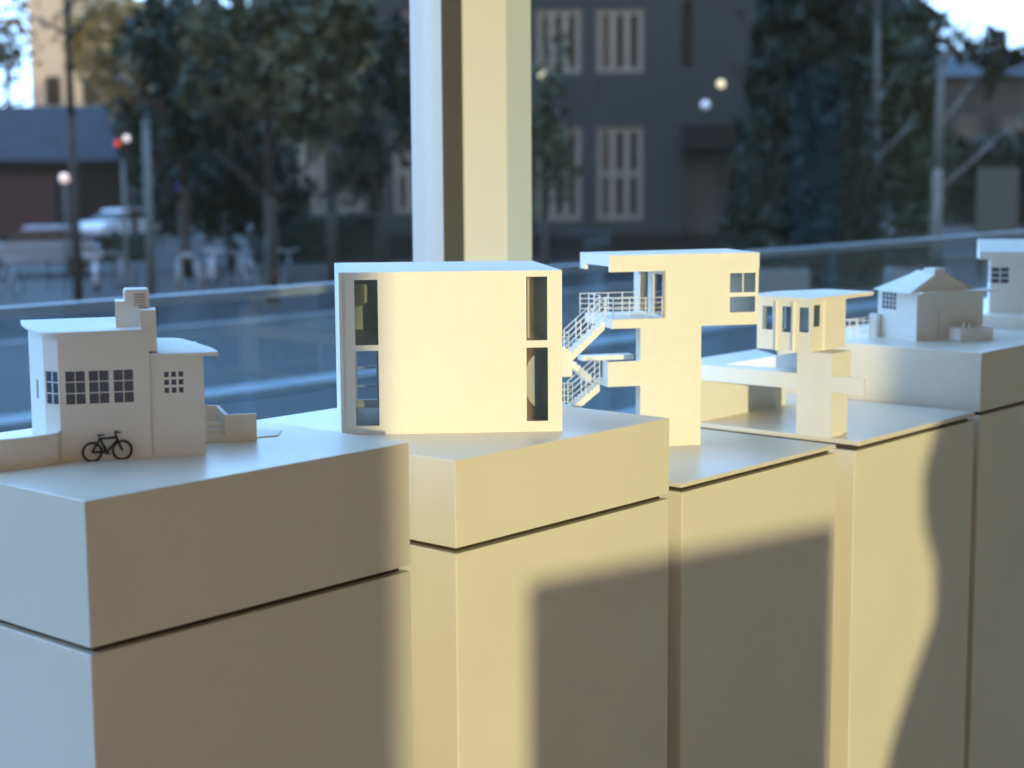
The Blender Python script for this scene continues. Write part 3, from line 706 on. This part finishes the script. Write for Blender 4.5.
tree(985, 70, 'thin dark tree against the sky at the right edge', 7.5, .16, ell(7.8, 1.7, 1.7, 9, 21), 420, .24, 'leaf_dark')
tree(835, 78, 'tall dark tree behind the big fir and the green tree', 9.0, .3, ell(6.5, 5.2, 7.0, 26, 31), 4600, .42, 'leaf_dark')
tree(905, 112, 'wide dark tree behind the pale trunk near the right edge', 8.0, .3, ell(4.6, 5.0, 4.2, 22, 32), 3600, .48, 'leaf_dark')
tree(215, 80, 'tall dark tree behind the olive-leaved tree', 9.0, .3, ell(6.6, 5.0, 6.4, 24, 33), 4200, .42, 'leaf_dark')
tree(122, 92, 'tall bare tan tree behind the slate roof', 9.0, .25, ell(10.5, 3.2, 3.0, 14, 34), 900, .34, 'leaf_tan')
tree(20, 96, 'thin bare tree against the sky in the upper left corner', 9.0, .22, ell(10.5, 3.2, 2.6, 12, 35), 420, .26, 'leaf_grey')
# hedges and posts
def hedge(px, depth, length, h, label):
    t = outthing('clipped_hedge', label, 'hedge', px, depth, 0, 'low hedges across the square'); mb = MB().box(-length / 2, length / 2, 0, .8, 0, h * .9); mb.build('hedge_core', M['leaf_dark'], t)
    crown(t, 700, .14, lambda: (random.uniform(-length / 2, length / 2), random.uniform(-.08, .88), random.uniform(.1, h)), M['leaf_dark'], 'foliage')
hedge(320, 58, 4.6, 1.6, 'low dark hedge in front of the brick building')
hedge(895, 48.6, 2.2, 1.3, 'low dark hedge under the fir and the green tree')
hedge(70, 60, 6, 1.0, 'low dark hedge below the parked white car')
t = outthing('lamp_post', 'grey-green post beside the white car', 'post', 155, 34)
MB().tube((0, 0, 0), (0, 0, 4.2), .095, 12, .075).build('pole', M['post_grey'], t); MB().ball((0, 0, 4.2), .11, 12, 8, .6).build('pole_cap', M['post_grey'], t)
for px, lab in ((196, 'short bent pale bollard by the grey-green post'), ):
    t = outthing('bike_stand', lab, 'stand', px, 43); MB().path([(-.35, 0, 0), (-.35, 0, .9), (-.15, 0, 1.1), (.1, 0, .9), (.3, 0, 0)], .07, 8).build('hoop', M['bike_grey'], t)
t = outthing('reflection_panel', 'tall grey-green board standing in for a reflection at the right edge', 'board', 992, 48)  # reflection in the window glass, built as a solid panel outdoors
MB().box(-.6, .6, 0, .15, .5, 3.2).build('board_panel', M['post_grey'], t); MB().box(-.5, -.4, .0, .1, 0, .5).box(.4, .5, 0, .1, 0, .5).build('board_legs', M['dark'], t)
for px, d, lab in ((778, 40, 'pale crate-shaped planter behind the handrail, left of the green tree'), (918, 40, 'grey planter behind the handrail, below the pale trunk')):
    t = outthing('stone_planter', lab, 'planter', px, d, 0, 'planters beyond the handrail'); MB().box(-.75, .75, 0, .7, 0, .75).build('planter_box', M['kerb'], t, .03)
    crown(t, 160, .10, lambda: (random.uniform(-.6, .6), random.uniform(.1, .6), random.uniform(.72, 1.0)), M['leaf_dark'], 'foliage')

# cars
def car(px, depth, rz, paint, label):
    t = outthing('car', label, 'car', px, depth, rz, 'parked cars across the square')
    prof = [(-2.0, .35), (-2.05, .75), (-1.75, .98), (-1.0, 1.05), (1.55, 1.08), (1.95, .95), (2.02, .4)]
    mb = MB(); mb.prism_y(prof[::-1], -.86, .86); mb.build('body', paint, t, .06)
    cab = [(-1.05, 1.04), (-.35, 1.46), (1.1, 1.50), (1.72, 1.06)]
    v = [(x, -.80 + (.16 if z > 1.2 else 0), z) for x, z in cab] + [(x, .80 - (.16 if z > 1.2 else 0), z) for x, z in cab]
    mb = MB(); mb.add(v, [(3, 2, 1, 0), (4, 5, 6, 7), (0, 1, 5, 4), (1, 2, 6, 5), (2, 3, 7, 6)]); mb.build('cabin', M['win_dark'], t)
    mb = MB(); v2 = [(-.42, -.66, 1.44), (1.15, -.66, 1.48), (1.15, .66, 1.48), (-.42, .66, 1.44), (-.3, -.6, 1.54), (1.05, -.6, 1.56), (1.05, .6, 1.56), (-.3, .6, 1.54)]
    mb.add(v2, [(0, 3, 2, 1), (4, 5, 6, 7), (0, 1, 5, 4), (1, 2, 6, 5), (2, 3, 7, 6), (3, 0, 4, 7)]); mb.build('roof_panel', paint, t)
    for x in (-1.25, 1.25):
        for s in (-1, 1): MB().tube((x, s * .68, .32), (x, s * .90, .32), .32, 18).build('wheel', M['tyre'], t)
    return t
car(124, 76, 62, M['car_white'], 'white parked car across the square, right of the red wall')
car(866, 70, 70, M['car_white'], 'white parked car half hidden under the green tree')
car(42, 52, 12, M['car_silver'], 'silver parked car low at the left edge, nearest of the cars')
# parked bicycles
spots = [(100, 44, 60, 'white'), (128, 45, 75, 'grey'), (12, 42, 30, 'grey'), (215, 46, 40, 'white'), (250, 45, 80, 'grey'), (292, 46, 50, 'grey')]
labs = ['parked white bicycle below the white car', 'parked grey bicycle left of the grey-green post', 'parked grey bicycle at the left edge of the square', 'parked white bicycle right of the bent bollard', 'parked grey bicycle turned end-on before the hedge', 'parked grey bicycle farthest right of the row']
protos = {}
for (px, d, rz, k), lb in zip(spots, labs):
    x, y = at(px, d)
    if k not in protos: o = protos[k] = bicycle((M['tyre'], M['bike_' + k], M['tyre']), lb, 'parked bicycles across the square', (x, y, GZ), rz, 1.0)
    else:
        o = copy_tree(protos[k]); o.location = (x, y, GZ); o.rotation_euler = (0, 0, R(rz)); o['label'] = lb

# ------------------------------------------------------------------ light
W = bpy.data.worlds.new('sky'); SC.world = W; W.use_nodes = True
nt = W.node_tree; nt.nodes.clear()
out = nt.nodes.new('ShaderNodeOutputWorld'); bg = nt.nodes.new('ShaderNodeBackground'); tc = nt.nodes.new('ShaderNodeTexCoord')
sp = nt.nodes.new('ShaderNodeSeparateXYZ'); rp = nt.nodes.new('ShaderNodeValToRGB')
nt.links.new(tc.outputs['Generated'], sp.inputs[0]); nt.links.new(sp.outputs['Z'], rp.inputs['Fac'])
rp.color_ramp.elements[0].position = 0.0; rp.color_ramp.elements[0].color = (.36, .55, .80, 1)
rp.color_ramp.elements[1].position = .38; rp.color_ramp.elements[1].color = (.255, .54, 1.0, 1)
dt = nt.nodes.new('ShaderNodeVectorMath'); dt.operation = 'DOT_PRODUCT'; dt.inputs[1].default_value = (-.62, -.78, .05)
nt.links.new(tc.outputs['Generated'], dt.inputs[0])
mr = nt.nodes.new('ShaderNodeMapRange'); mr.interpolation_type = 'SMOOTHSTEP'; mr.inputs['From Min'].default_value = .15; mr.inputs['From Max'].default_value = .95
nt.links.new(dt.outputs['Value'], mr.inputs['Value'])
mx = nt.nodes.new('ShaderNodeMix'); mx.data_type = 'RGBA';
mx.inputs[7].default_value = (.56, .345, .20, 1)
nt.links.new(mr.outputs['Result'], mx.inputs['Factor']); nt.links.new(rp.outputs['Color'], mx.inputs[6])
nt.links.new(mx.outputs[2], bg.inputs['Color']); bg.inputs['Strength'].default_value = 4.7
nt.links.new(bg.outputs[0], out.inputs['Surface'])
sun = bpy.data.lights.new('sun', 'SUN'); so = bpy.data.objects.new('sun', sun); COL.objects.link(so)
EL, AZS = R(6.0), math.atan(.80)
dirv = Vector((sin(AZS) * cos(EL), cos(AZS) * cos(EL), -sin(EL)))
so.rotation_euler = dirv.to_track_quat('-Z', 'Y').to_euler(); so.location = (-3, -6, 4)
sun.energy = 3.05; sun.color = (1.0, .87, .465); sun.angle = R(.7)
SC.view_settings.view_transform = 'Standard'; SC.view_settings.look = 'None'; SC.view_settings.gamma = 1; SC.view_settings.use_curve_mapping = False
SC.view_settings.exposure = 0.0
SC.cycles.max_bounces = 10; SC.cycles.diffuse_bounces = 5; SC.cycles.transparent_max_bounces = 24; SC.cycles.use_denoising = True
SC.cycles.sample_clamp_indirect = 6
